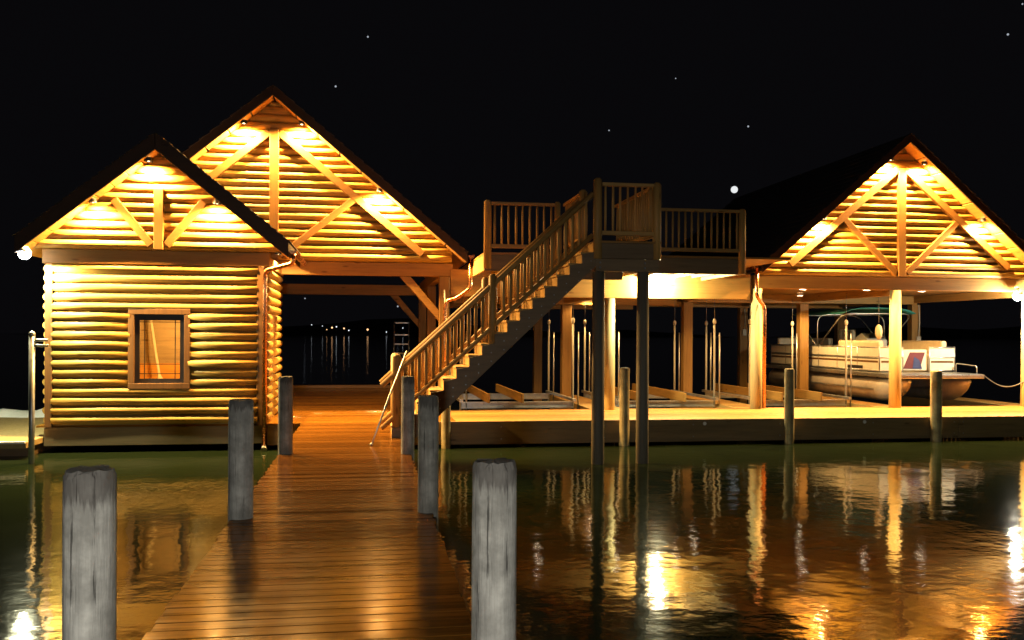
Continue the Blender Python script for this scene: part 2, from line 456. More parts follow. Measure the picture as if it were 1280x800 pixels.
part('gable_wall', siding(MB(), xl, xr, 3.12, ZP-.06, YF-.09), 'log', cab)
truss(cab, CX, 3.12, ZP, PT, YF-.09, HF, False, .76, .16)
gable_roof(cab, CX, ZP, PT, HF, 16.75, YB+.0, .25)
g = gutter(cab, CX+HF, 16.74, YB, ZP-PT*HF+.10, 1)
gx = CX+HF+.077; gz = ZP-PT*HF+.05
downspout(g, [(gx, 16.86, gz), (gx, 16.86, gz-.17), (XR+.03, 17.13, 2.78), (XR+.03, 17.16, 2.6), (XR+.03, 17.16, -.42)])
part('spout_outlet', MB().tube([(XR+.03, 17.16, -.40), (XR+.03, 17.13, -.46), (XR+.03, 17.08, -.47)], lambda u: .045+.02*u, 10), 'galv', cab)
# window: frame, sash, prairie muntins, pane
w = part('window_frame', MB(), 'trim', cab)
bpy.data.objects.remove(w)
a, b, c, d = hole
mb = MB()
mb.box(a-.10, b+.10, YF-.085, YF-.02, d, d+.10).box(a-.10, b+.10, YF-.085, YF-.02, c-.10, c)
mb.box(a-.10, a, YF-.084, YF-.02, c, d).box(b, b+.10, YF-.084, YF-.02, c, d)
win = part('window', mb, 'trim', cab, .006)
mb = MB(); q = .08
mb.box(a, b, YF-.03, YF+.03, d-q*1.3, d-.001).box(a, b, YF-.03, YF+.03, c+.001, c+q).box(a+.001, a+q, YF-.029, YF+.03, c+q, d-q*1.3).box(b-q, b-.001, YF-.029, YF+.03, c+q, d-q*1.3)
part('sash', mb, 'black', win)
mb = MB(); ia, ib, ic, id_ = a+q, b-q, c+q, d-q*1.3
for x in (ia+.085, ib-.085): mb.box(x-.007, x+.007, YF-.013, YF-.004, ic, id_)
for z in (ic+.09, ic+.26, id_-.03): mb.box(ia, ib, YF-.016, YF-.012, z-.007, z+.007)
part('muntin', mb, 'black', win)
part('pane', MB().box(ia, ib, YF-.003, YF+.003, ic, id_), 'glass', win)
# oar leaning inside the room
P0 = Vector((-4.05, 19.55, .05)); P1 = Vector((-4.45, 19.85, 2.25))
mb = MB().tube([P1, P1.lerp(P0, .66)], .026, 10)
e = P1.lerp(P0, .66); f_ = P1.lerp(P0, .995)
mb.tube([e, e.lerp(f_, .15), e.lerp(f_, .5), f_], lambda u: .026+.055*math.sin(PI*min(1, u*.8)), 10)
tag(part('oar', mb, 'oar', loc=P0), 'pale wooden oar leaning inside the cabin behind the window', 'oar')
rl = thing('ceiling_light', 'round frosted ceiling light inside the cabin room behind the window', 'ceiling light', (-3.2, 18.5, 2.54))
part('lamp_shade', MB().sphere((-3.2, 18.5, 2.50), .13, 16, 8, (1, 1, .5)), emit('room_lamp', (1, .75, .4), 4), rl)
part('base', MB().cyl((-3.2, 18.5, 2.52), (-3.2, 18.5, 2.549), .15, .15, 20), 'white', rl)
lamp('room_lamp', 'POINT', (-3.2, 18.5, 2.3), 330, (1, .50, .14), rl, .1)
for x, lab in ((-4.72, 'recessed soffit light low on the outer left slope of the small cabin gable'),
               (-3.80, 'recessed soffit light beside the ridge of the small cabin gable'),
               (-2.64, 'recessed soffit light on the right slope of the small cabin gable')):
    soffit_light(x, 16.93, ZP-PT*abs(x-CX)-.045, lab, GABLE_W*.75)

soffit_light(CX+HF-.32, 18.35, ZP-PT*(HF-.32)-.045, 'soffit light under the right eave of the small cabin above its door', 1300)

# ------------------------------------------------------------------ middle open pavilion
CM, ZM, PM, HM, YG = -1.91, 6.50, .835, 3.98, 19.7
mid = thing('open_pavilion', 'tall log gabled open pavilion over the end of the walkway with big decorative truss', 'pavilion', (CM, 24, 0))
xl = lambda z: max(CM-HM+.05, CM-(ZM-.03-z)/PM) ; xr = lambda z: min(CM+HM-.30, CM+(ZM-.03-z)/PM)
part('gable_wall', siding(MB(), xl, xr, 3.16, ZM-.06, YG-.08), 'log', mid)
part('gable_lining', MB().prism([(CM-HM+.3, 3.17), (CM+HM-.35, 3.17), (CM, ZM-.08)], YG-.079, YG+.08, 'Y'), 'roomwall', mid)
part('header_beam', MB().box(CM-3.6, CM+3.72, YG-.05, YG+.14, 2.88, 3.158), 'beam_x', mid, .012)
truss(mid, CM, 3.16, ZM, PM, YG-.08, HM, True, 1.62, .18, .62)
gable_roof(mid, CM, ZM, PM, HM, 19.15, 28.9, .17)
gutter(mid, CM-HM, 19.14, 28.9, ZM-PM*HM+.12, -1)
g = gutter(mid, CM+HM, 19.14, 28.9, ZM-PM*HM+.12, 1)
gx = CM+HM+.077; gz = ZM-PM*HM+.07
downspout(g, [(gx, 19.3, gz), (gx, 19.3, 2.62), (1.86, 19.42, 2.40), (1.66, 19.47, 2.36), (1.62, 19.47, 2.1), (1.62, 19.47, -.3)])
part('rear_beam', MB().box(CM-3.6, CM+3.72, 27.4, 27.6, 2.79, 3.09), 'beam_x', mid, .012)
for x in (-5.4, 1.62):
    part('side_beam', MB().box(x-.09, x+.09, YG+.15, 27.39, 2.885, 3.14), 'beam_y', mid, .012)
    for y in (YG, 23.6, 27.5):
        part('post', MB().box(x-.11, x+.11, y-.09, y+.10, -.2, 2.875 if y < 27 else 2.785), 'post_sq', mid, .012)
        s = 1 if x < 0 else -1
        if y != 23.6:
            zb = 2.875 if y < 27 else 2.785
            part('knee_brace', MB().prism([(x+s*.112, zb-.95), (x+s*.112, zb-.72), (x+s*.72, zb-.003), (x+s*.95, zb-.003)], y-.06, y+.06, 'Y'), 'beam_x', mid, .01)
for x, lab in ((-4.1, 'recessed soffit light of the tall middle gable just behind the cabin roof'), (-2.50, 'recessed soffit light just left of the ridge of the tall middle gable'),
               (-1.35, 'recessed soffit light just right of the ridge of the tall middle gable'), (.24, 'recessed soffit light on the outer right slope of the tall middle gable')):
    soffit_light(x, 19.34, ZM-PM*abs(x-CM)-.045, lab, GABLE_W*1.15)

# ------------------------------------------------------------------ right boat pavilion
CP, ZQ, PP, HP = 12.12, 6.07, .85, 3.52
pav = thing('boat_pavilion', 'log gabled boat shelter with diamond truss standing over the pontoon boat', 'boat shelter', (CP, 24, 0))
xl = lambda z: max(CP-HP+.05, CP-(ZQ-.03-z)/PP) ; xr = lambda z: min(CP+HP-.05, CP+(ZQ-.03-z)/PP)
part('gable_wall', siding(MB(), xl, xr, 3.02, ZQ-.06, YG-.08), 'log', pav)
part('gable_lining', MB().prism([(CP-HP+.3, 3.03), (CP+HP-.3, 3.03), (CP, ZQ-.08)], YG-.079, YG+.08, 'Y'), 'roomwall', pav)
part('header_beam', MB().box(CP-HP+.02, CP+HP, YG-.05, YG+.14, 2.72, 3.018), 'beam_x', pav, .012)
truss(pav, CP, 3.02, ZQ, PP, YG-.08, HP, True, 1.40, .18)
gable_roof(pav, CP, ZQ, PP, HP, 19.15, 29.1, .16)
g = gutter(pav, CP-HP, 19.14, 29.1, ZQ-PP*HP+.12, -1)
gx = CP-HP-.077; gz = ZQ-PP*HP+.07
downspout(g, [(gx, 19.3, gz), (gx, 19.3, 2.55), (gx+.13, 19.42, 2.42), (8.80, 19.51, 2.3), (8.80, 19.51, .02)])
part('ceiling', MB().box(CP-HP+.15, CP+HP-.1, YG+.15, 28.6, 2.80, 2.84), 'ceil', pav)
for y in (24.3, 28.5):
    part('tie_beam', MB().box(CP-HP+.1, CP+HP-.1, y-.1, y+.1, 2.56, 2.798), 'beam_x', pav, .012)
for x in (8.7, 12.1, 15.5):
    part('side_beam', MB().box(x-.08, x+.08, YG+.15, 24.19, 2.60, 2.797), 'beam_y', pav, .012)
    part('side_beam', MB().box(x-.08, x+.08, 24.41, 28.38, 2.60, 2.797), 'beam_y', pav, .012)
for x in (8.7, 12.1, 15.5):
    mb = MB().cyl((x, YG, -1.2), (x, YG, 2.715), .145, .125, 20)
    part('post', mb, 'post', pav)
    for y in (24.3, 28.5):
        part('post', MB().box(x-.13, x+.13, y-.12, y+.12, -1.2, 2.555), 'post_sq', pav, .012)
for x, lab in ((10.12, 'recessed soffit light on the outer left slope of the boat shelter gable'), (11.74, 'recessed soffit light just left of the ridge of the boat shelter gable'),
               (12.58, 'recessed soffit light just right of the ridge of the boat shelter gable'), (14.06, 'recessed soffit light on the outer right slope of the boat shelter gable')):
    soffit_light(x, 19.34, ZQ-PP*abs(x-CP)-.045, lab, GABLE_W*1.0)

# ------------------------------------------------------------------ roof deck between the pavilions
RX0, RX1, RY = 2.19, 8.38, 17.35
rd = thing('roof_deck', 'raised timber sun deck on posts over the empty boat slips with railings', 'deck', (5.2, 23, 0))
part('rim_board', MB().box(RX0, RX1-1.0, RY, RY+.06, 2.86, 3.17), 'string', rd, .008)
part('decking', MB().box(RX0, RX1, RY-.02, 28.7, 3.172, 3.21), 'deck_dry', rd)
for x in (RX0, RX1-.06):
    part('side_rim', MB().box(x, x+.06, RY+.07 if x < 5 else 19.8, 28.7, 2.865, 3.168), 'fascia_y', rd, .008)
part('side_rim', MB().box(RX1-1.06, RX1-1.0, RY+.07, 19.55, 2.865, 3.168), 'fascia_y', rd, .008)
mb = MB(); x = RX0+.45
while x < RX1-1.15:
    mb.box(x-.025, x+.025, RY+.065, YG-.08, 2.92, 3.169); x += .41
part('joists', mb, 'fascia_y', rd)
part('front_beam', MB().box(1.75, 8.52, YG-.07, YG+.07, 2.46, 3.04), 'beam_x', rd, .012)
part('ceiling', MB().box(RX0+.07, RX1-.07, YG+.08, 28.6, 2.70, 2.74), 'ceil', rd)
for y in (24.3, 28.5):
    part('tie_beam', MB().box(RX0+.05, RX1, y-.1, y+.1, 2.46, 2.698), 'beam_x', rd, .012)
part('side_beam', MB().box(5.22, 5.38, YG+.08, 24.19, 2.5, 2.697), 'beam_y', rd, .012)
part('side_beam', MB().box(5.22, 5.38, 24.41, 28.38, 2.5, 2.697), 'beam_y', rd, .012)
part('post', MB().cyl((5.28, YG, -1.2), (5.28, YG, 2.455), .125, .115, 20), 'post', rd)
for y in (24.3, 28.5):
    part('post', MB().box(5.17, 5.43, y-.12, y+.12, -1.2, 2.455), 'post_sq', rd, .012)
def rail_run(t, p0, p1, zt, zb, name='railing', skip_ends=True, pitch=.125, ends=True):
    p0 = Vector(p0); p1 = Vector(p1); L = (p1-p0).length; d = (p1-p0)/L
    top = part(name, MB().bar(p0+Vector((0,0,zt)), p1+Vector((0,0,zt)), .09, .055), 'rail', t, .006)
    part('bottom_rail', MB().bar(p0+Vector((0,0,zb)), p1+Vector((0,0,zb)), .07, .07), 'rail', top, .006)
    k = max(2, int(L/pitch)); rd_ = .5
    for i in range(k):
        q = p0 + d*(L*(i+.5)/k+random.uniform(-.008, .008))
        r = .017+.003*random.random()
        mb = MB().tube([q+Vector((0,0,zb+.03)), q+Vector((0,0,(zt+zb)/2)), q+Vector((0,0,zt-.02))], lambda u: r*(1+.25*math.sin(PI*u)), 8)
        part('baluster', mb, 'rail_z', top)
    return top
def newel(t, x, y, z0, z1, w=.12, mat='rail_z'):
    mb = MB().cyl((x, y, z0), (x, y, z1-.04), w/2, w/2*.94, 14)
    mb.cyl((x, y, z1-.04), (x, y, z1), w/2*.94, w/2*.55, 14)
    return part('newel_post', mb, mat, t)
fl = 3.21
newel(rd, RX0+.06, RY-.02, 2.9, fl+.99, .15); newel(rd, 7.34, RY-.02, 2.86, fl+.95, .15); newel(rd, 3.60, RY-.02, 2.9, fl+.99); newel(rd, 4.86, RY-.02, 2.9, fl+.97)
rail_run(rd, (RX0+.12, RY-.02, 0), (3.55, RY-.02, 0), fl+.93, fl+.12)
rail_run(rd, (4.92, RY-.02, 0), (7.29, RY-.02, 0), fl+.90, fl+.12)

# floodlights
def flood(loc, label, energy, aim, spot=170, lens_r=.10, point=True, col=None):
    col = col or FLOODC
    x, y, z = loc
    t = thing('floodlight', label, 'floodlight', loc, 'white floodlights')
    part('bracket', MB().cyl((x, y, z+.10), (x, y, z+.20), .03, .03, 10).cyl((x, y, z+.19), (x, y, z+.215), .06, .06, 14), 'white', t)
    part('housing', MB().cyl((x, y, z+.03), (x, y, z+.12), .12, .06, 18), 'white', t)
    part('globe', MB().sphere((x, y, z), lens_r, 18, 12), 'lens_cool', t)
    if point: lamp('flood_lamp', 'POINT', (x, y, z-lens_r-.05), energy, col, t, .04)
    else: lamp('flood_lamp', 'SPOT', (x, y, z-lens_r-.03), energy, col, t, .05, 172, .12, (x, y, z-3))
    return t
flood((-5.80, 16.85, 2.99), 'glaring white floodlight under the left eave corner of the log cabin', 1150, None, point=False)
flood((6.28, 19.40, 2.93), 'glaring white floodlight under the raised deck beside the stair landing post', 800, None, col=(1, .92, .52))
flood((15.02, 19.42, 2.60), 'glaring white floodlight under the right end of the boat shelter', 400, None, col=(1, .90, .68))

# ceiling downlights over the slips
def down(px, Dm, zc, label, energy=140):
    X = (px-459)*.9878*Dm/1150; Y = (Dm-.1555*X)/.9878
    t = thing('ceiling_downlight', label, 'downlight', (X, Y, zc), 'downlights in the boat slip ceilings')
    mb = MB().cyl((X, Y, zc-.079), (X, Y, zc-.001), .080, .085, 16, False); part('trim_ring', mb, 'white', t)
    part('bulb', MB().sphere((X, Y, zc-.02), .05, 12, 8), 'lens_ceil', t)
    lamp('down_lamp', 'SPOT', (X, Y, zc-.105), energy, CEIL, t, .05, 150, .4, (X, Y, 0))
for px, Dm, zc, lab in ((574, 24.6, 2.70, 'downlight in the roof deck ceiling above the left edge of the first slip'),
        (674, 21.6, 2.70, 'downlight in the roof deck ceiling at the front of the first slip'),
        (738, 24.6, 2.70, 'downlight in the roof deck ceiling near the rear finger post'),
        (772, 21.4, 2.70, 'downlight in the roof deck ceiling behind the pale round post'),
        (845, 21.6, 2.70, 'downlight in the roof deck ceiling at the front of the second slip'),
        (868, 23.2, 2.70, 'downlight in the roof deck ceiling at the right edge of the second slip'),
        (1003, 21.3, 2.80, 'downlight in the boat shelter ceiling at the front of the third slip'),
        (1000, 24.6, 2.80, 'downlight in the boat shelter ceiling left of the pontoon boat stern'),
        (1083, 21.5, 2.80, 'downlight in the boat shelter ceiling left of its middle front post'),
        (1152, 22.0, 2.80, 'downlight in the boat shelter ceiling above the bow of the pontoon boat')):
    down(px, Dm, zc, lab, 420 if 'stern' in lab else 260 if 'bow' in lab else 140)

# ------------------------------------------------------------------ docks
def planks(mb, x0, x1, y0, y1, pitch=.146, gap=.006, z1=0., th=.035):
    y = y0
    while y < y1-.02:
        e = min(y+pitch-gap, y1)
        j = random.uniform(-.0013, .0013); jx = random.uniform(-.014, .014)
        c = .004
        prof = [(y, z1-th+j), (e, z1-th+j), (e, z1-c+j), (e-c, z1+j), (y+c, z1+j), (y, z1-c+j)]
        mb.prism(prof, x0+jx, x1+jx, 'X'); y += pitch
    return mb
WX0, WX1 = -1.18, .60
wk = thing('walkway_pier', 'long wet plank walkway leading to the log boathouse', 'pier', (-.3, 8, 0))
part('decking', planks(MB(), WX0, WX1, -3.0, 17.28), 'deck', wk)
for x in (WX0+.03, WX1-.09):
    part('side_beam', MB().box(x, x+.06, -3.0, 17.27, -.32, -.036), 'fascia_y', wk, .008)
part('cross_ties', (lambda mb: [mb.box(WX0+.092, WX1-.092, y-.05, y+.05, -.30, -.04) for y in [i*1.2-2.8 for i in range(17)]] and mb)(MB()), 'fascia', wk)
md = thing('main_dock', 'wide plank dock under the pavilion and cabin with long dark timber edge', 'dock', (0, 22, 0))
part('decking', planks(MB(), -5.75, 1.65, 17.30, 28.3), 'deck_main', md)
part('edge_beam', MB().box(-1.80, WX1-1.82, 17.31, 17.37, -.40, -.037), 'fascia', md, .008)
part('rear_curb', MB().box(-5.7, 1.3, 28.1, 28.28, .0, .10), 'deck_dry', md, .012)
part('side_beam', MB().box(1.59, 1.65, 20.0, 28.28, -.40, -.037), 'fascia_y', md, .008)
part('under_frame', MB().box(-5.7, 1.55, 17.6, 28.2, -.30, -.08), 'string', md)
cd = thing('slip_dock', 'long cross dock along the front of the boat slips', 'dock', (9, 18.6, 0))
part('decking', planks(MB(), 1.66, 19.5, 17.30, 19.95), 'deck_dry', cd)
for x in (.62, 4.42, 8.22, 12.02, 15.82):
    part('edge_beam', MB().box(x+.003, x+3.797, 17.25, 17.298, -.43, .005), 'fascia', cd, .006)
    mb = MB()
    for xx in (x+.10, x+1.9, x+3.7):
        for z in (-.10, -.33): mb.cyl((xx, 17.252, z), (xx, 17.241, z), .016, .014, 8)
    part('bolts', mb, 'galv', cd)
part('rear_beam', MB().box(1.66, 19.5, 19.88, 19.94, -.40, -.037), 'fascia', cd, .008)
part('bearer', (lambda mb: [mb.box(x-.1, x+.1, 17.31, 19.86, -.30, -.04) for x in (3.3, 5.0, 6.7, 8.4, 10.0, 11.7, 13.4, 15.1, 16.8)] and mb)(MB()), 'string', cd)
fl_labels = ['finger pier between the first and second empty slips', 'finger pier right of the second slip ending at a square post',
             'finger pier along the left side of the pontoon boat', 'finger pier on the right of the pontoon boat bow']
for x, lab in zip((5.3, 8.7, 12.1, 15.6), fl_labels):
    t = thing('finger_pier', 'narrow yellow lit '+lab, 'finger pier', (x, 22, 0), 'finger piers between the slips')
    hw = .33 if x < 12 or x > 13 else .28
    part('decking', planks(MB(), x-hw, x+hw, 19.96, 24.6), 'deck_fing', t)
    for xx in (x-hw-.045, x+hw-.0):
        part('side_beam', MB().box(xx, xx+.045, 19.96, 24.6, -.40, .0), 'fascia_y', t, .006)
    part('end_beam', MB().box(x-hw, x+hw, 24.56, 24.61, -.40, -.04), 'fascia', t, .006)

def pile(x, y, top, r, label, mat, group, base=-1.6, seed=0):
    rnd = random.Random(seed); n = 28; rings = []; H = top-base
    zs = [base, -.48, -.2, .1, .4, .7, top-.25, top-.1, top-.03]
    ph = [rnd.uniform(0, 6.28) for _ in range(4)]
    vs = []
    for k, z in enumerate(zs):
        for i in range(n):
            a = 2*PI*i/n
            rr = r*(1+.012*math.sin(3*a+ph[0]+z)+.010*math.sin(7*a+ph[1])+.008*rnd.uniform(-1, 1))*(1.03-.03*(z-base)/H)
            dz = 0 if k < len(zs)-1 else rnd.uniform(-.018, .012)+.01*math.sin(2*a+ph[2])
            vs.append((x+rr*math.cos(a), y+rr*math.sin(a), z+dz))
    m = len(zs)
    fs = [(k*n+i, k*n+(i+1) % n, (k+1)*n+(i+1) % n, (k+1)*n+i) for k in range(m-1) for i in range(n)]
    mb = MB().add(vs, fs, True)
    # worn, slightly domed end grain
    last = vs[-n:]; inner = [(x+(p[0]-x)*.9, y+(p[1]-y)*.9, top-.005+rnd.uniform(-.006, .006)) for p in last]
    mb.add(last+inner, [(i, (i+1) % n, n+(i+1) % n, n+i) for i in range(n)], False)
    mb.add(inner+[(x, y, top+.004)], [(i, (i+1) % n, n) for i in range(n)], False)
    o = part('mooring_pile', mb, mat, loc=(x, y, 0))
    return tag(o, label, 'pile', group)
G1 = 'weathered piles along the walkway'
pile(-1.10, 3.92, 1.105, .099, 'nearest weathered grey pile on the left edge of the walkway with a dark stained top', 'pile', G1, seed=1)
pile(.57, 4.10, 1.085, .100, 'nearest pale grey pile on the right edge of the walkway with a split top', 'pile', G1, seed=2)
pile(-1.11, 8.50, 1.06, .108, 'dark grey pile on the left walkway edge in front of the cabin corner', 'pile', G1, seed=3)
pile(.565, 8.57, 1.08, .095, 'dark grey pile on the right walkway edge in front of the stair foot', 'pile', G1, seed=4)
pile(-1.10, 12.95, 1.06, .098, 'slimmer grey pile on the left edge where the walkway meets the cabin dock', 'pile', G1, seed=5)
pile(.56, 12.75, 1.07, .09, 'slim dark pile on the right walkway edge right beside the stair newel', 'pile', G1, seed=6)
G2 = 'golden piles along the slip dock edge'
pile(1.46, 17.16, .52, .085, 'short pile at the dock corner under the stair bottom', 'pile_gold', G2, seed=7)
pile(4.90, 17.16, 1.02, .095, 'golden pile on the dock edge between the two tall stair posts', 'pile_gold', G2, seed=8)
pile(8.27, 17.16, 1.0, .095, 'golden pile on the dock edge near the copper downspout post', 'pile_gold', G2, seed=9)
pile(11.45, 17.16, .95, .11, 'golden pile on the dock edge in front of the pontoon boat bow', 'pile_gold', G2, seed=10)
for i, (x, lab) in enumerate(((3.3, 'small pale reflector disc on the dock edge left of the tall stair posts'), (6.55, 'small pale reflector disc on the dock edge right of the tall stair posts'), (9.93, 'small pale reflector disc on the dock edge below the pontoon boat'))):
    if i == 0: continue
    tag(part('reflector', MB().cyl((x, 17.248, -.08), (x, 17.235, -.08), .035, .035, 14), 'white', loc=(x, 17.24, -.08)), lab, 'reflector', 'reflectors on the dock edge')

# low platform at the far left with white ridge, pole with arms
lp = thing('low_platform', 'low pale tan platform at the water left of the cabin', 'platform', (-9, 18.5, -.2))
part('top_slab', MB().box(-16, -5.62, 16.45, 22.0, -.30, -.19), 'shelf', lp, .01)
part('edge_strip', MB().box(-16, -5.625, 16.40, 16.447, -.215, -.175), 'white', lp, .008)
part('support', MB().box(-15.9, -5.7, 16.9, 21.8, -1.0, -.302), 'string', lp)
mb = MB(); n = 60; vs = []
for i in range(n+1):
    x = -16+10.3*i/n
    h = .10+.05*math.sin(i*1.1)+.04*random.random()
    vs += [(x, 21.2+.1*math.sin(i*.7), -.192), (x, 21.45, -.19+h*.8), (x, 21.75+.05*random.random(), -.19+h), (x, 22.0, -.10), (x, 22.05, -.192)]
mb.add(vs, [(5*i+k, 5*(i+1)+k, 5*(i+1)+k+1, 5*i+k+1) for i in range(n) for k in range(4)], True)
tag(part('snow_ridge', mb, 'snow', loc=(-10, 21.6, -.19)), 'lumpy white snow ridge along the back of the low tan platform', 'snow')
hp = thing('handrail_pole', 'slim silver pole with two short arms standing in the water at the cabin corner', 'pole', (-5.37, 15.95, ZW))
part('pole', MB().cyl((-5.37, 15.95, -1.2), (-5.37, 15.95, 1.60), .045, .045, 14), 'galv', hp)
part('cap', MB().sphere((-5.37, 15.95, 1.61), .055, 12, 8), 'galv', hp)
for z in (1.52, 1.43): part('arm', MB().cyl((-5.37, 15.95, z), (-5.12, 15.95, z), .022, .022, 10), 'galv', hp)

# ------------------------------------------------------------------ staircase and landing
NR, RISE, RUN, SX, SY0, SY1 = 17, .188, .205, .40, 14.68, 15.78
st = thing('staircase', 'straight wooden staircase with log railings rising from the walkway to the raised deck landing', 'staircase', (2, 15.2, 0))
ZL = NR*RISE
for k in range(NR):
    x = SX+RUN*k; z = RISE*k
    if k < NR-1: part('tread', MB().box(x-.02, x+RUN+.0, SY0+.052, SY1-.052, z+RISE-.035, z+RISE), 'stair', st, .006)
    part('riser', MB().box(x, x+.02, SY0+.054, SY1-.054, z+.001, z+RISE-.037), 'stair', st)
xe = SX+RUN*(NR-1)+.02
for y in (SY0, SY1-.05):
    poly = []
    for k in range(NR):
        poly += [(SX-.01+RUN*k, max(.0, RISE*k-.0)), (SX-.01+RUN*k, RISE*(k+1)-.04)]
    poly += [(xe, ZL-.04), (xe, ZL-.42), (SX+.38, 0.0)]
    part('stringer', MB().prism(poly, y, y+.05, 'Y'), 'string', st, .005)
mb = MB()
for k in range(1, NR-1):
    for dz in (.04, -.10):
        mb.cyl((SX+RUN*k+.14, SY0+.002, RISE*k+dz), (SX+RUN*k+.14, SY0-.008, RISE*k+dz), .011, .009, 8)
part('bolts', mb, 'galv', st)
LX0, LX1 = xe-.02, 4.80
part('landing_floor', planks(MB(), LX0, LX1, SY0-.03, 17.30, z1=ZL), 'deck_dry', st)
mb = MB().box(LX0+.03, LX1, SY0, SY0+.05, ZL-.29, ZL-.037)
part('landing_rim', mb, 'string', st, .006)
part('landing_rim', MB().box(LX1-.05, LX1-.002, SY0+.052, 17.30, ZL-.29, ZL-.037), 'fascia_y', st, .006)
part('landing_rim', MB().box(LX0+.03, LX0+.08, SY0+.052, 17.30, ZL-.29, ZL-.037), 'fascia_y', st, .006)
part('landing_beam', MB().box(LX0+.02, LX1-.02, SY0+.01, SY0+.12, ZL-.50, ZL-.292), 'string', st, .008)
part('landing_beam', MB().box(LX0+.02, LX1-.02, 16.9, 17.02, ZL-.50, ZL-.292), 'string', st, .008)
for x in (3.77, 4.53):
    part('bolts', MB().cyl((x, SY0+.011, ZL-.36), (x, SY0-.006, ZL-.36), .018, .016, 8).cyl((x, SY0+.011, ZL-.44), (x, SY0-.006, ZL-.44), .018, .016, 8), 'galv', st)
    part('support_post', MB().cyl((x, 14.79, -2.), (x, 14.79, ZL-.502), .11, .10, 20), 'post_dark', st)
# rails
def sloped_rail(y):
    def zz(x): return (x-SX)/RUN*RISE
    x0, x1 = SX-.17, LX0-.02
    for (a, b) in ((x0, x1),):
        top = part('handrail', MB().tube([(a, y, zz(a)+.98), (b, y, zz(b)+.98)], .045, 12), 'rail', st)
        part('lower_handrail', MB().tube([(a, y, zz(a)+.30), (b, y, zz(b)+.30)], .04, 12), 'rail', top)
        k = 27
        for i in range(k):
            x = SX+.14+(x1-SX-.2)*(i+.5)/k
            if abs(x-2.0) < .07: continue
            r = .022+.004*random.random()
            part('baluster', MB().tube([(x, y, zz(x)+.31), (x, y, zz(x)+.62), (x, y, zz(x)+.97)], lambda u: r*(1+.2*math.sin(PI*u)), 8), 'rail_z', top)
    newel(st, SX+.07, y, .0, 1.32, .15); newel(st, 2.0, y, zz(2.0)-.05, zz(2.0)+1.16, .13)
sloped_rail(SY0+.08); sloped_rail(SY1-.08)
newel(st, LX0+.05, SY0+.03, ZL-.30, ZL+1.03, .15); newel(st, LX0+.05, SY1-.02, ZL-.1, ZL+1.0, .15)
newel(st, LX1-.06, SY0+.03, ZL-.30, ZL+.98, .15)
rail_run(st, (LX0+.12, SY0+.03, 0), (LX1-.12, SY0+.03, 0), ZL+.93, ZL+.13, pitch=.12)
rail_run(st, (LX1-.06, SY0+.12, 0), (LX1-.06, 17.22, 0), ZL+.93, ZL+.13, pitch=.13)
rail_run(st, (LX0+.05, SY1+.06, 0), (LX0+.05, 17.22, 0), ZL+.93, ZL+.13, pitch=.13)

# boat hook and swim ladder
tag(part('boat_hook', MB().tube([(.07, 13.70, .01), (.36, 14.2, .75), (.62, 14.62, 1.38)], .014, 8).sphere((.07, 13.7, .02), .022), 'alu', loc=(.07, 13.7, 0)),
    'thin silver boat hook pole leaning against the stair railing foot', 'boat hook')
ld = thing('swim_ladder', 'pale metal swim ladder standing raised at the end of the dock', 'ladder', (1.0, 27.9, 0))
for x in (.80, 1.24): part('side_rail', MB().cyl((x, 27.9, -.5), (x, 27.9, 2.02), .022, .022, 10), 'galv', ld)
for z in (.5, .78, 1.06, 1.34, 1.62, 1.98): part('rung', MB().box(.82, 1.22, 27.87, 27.93, z-.02, z+.02), 'galv', ld)

# ------------------------------------------------------------------ boat lifts
def lift(xc, hw, bx, label):
    t = thing('boat_lift', label, 'boat lift', (xc, 22.7, ZW), 'cable boat lifts in the slips')
    for y in (21.1, 24.0):
        part('cross_beam', MB().box(xc-hw, xc+hw, y-.05, y+.05, -.06, -.03).box(xc-hw, xc+hw, y-.008, y+.008, -.03, .07).box(xc-hw, xc+hw, y-.05, y+.05, .07, .09), 'alu', t)
    for x in bx:
        part('bunk_board', MB().box(x-.025, x+.025, 20.6, 24.9, .095, .30), 'beam_y', t, .005)
        part('bunk_bracket', MB().box(x+.03, x+.05, 21.0, 21.2, .093, .26).box(x+.03, x+.05, 23.9, 24.1, .093, .26), 'alu', t)
    for x in (xc-hw, xc+hw):
        part('side_channel', MB().box(x-.04, x+.04, 20.9, 24.2, .10, .16), 'alu', t)
        for y in (21.1, 24.0):
            part('guide_pole', MB().cyl((x, y, -.2), (x, y, 1.90), .024, .024, 12), 'pvc', t)
            part('guide_tube', MB().cyl((x+.13, y, -.1), (x+.13, y, 1.72), .018, .018, 10), 'alu', t)
            part('pulley_cap', MB().sphere((x, y, 1.98), .045, 12, 8, (1, 1, 1.7)), 'pvc', t)
            part('cable', MB().cyl((x, y, 2.03), (x, y, 2.68), .006, .006, 6), 'cable', t)
lift(3.45, 1.32, (2.72, 3.50), 'empty boat lift with two bunk boards behind the staircase')
lift(7.0, 1.25, (6.35, 7.35), 'empty boat lift in the second slip behind the tall stair posts')
lift(10.4, 1.25, (9.75, 10.75), 'empty boat lift beside the pontoon boat in the third slip')

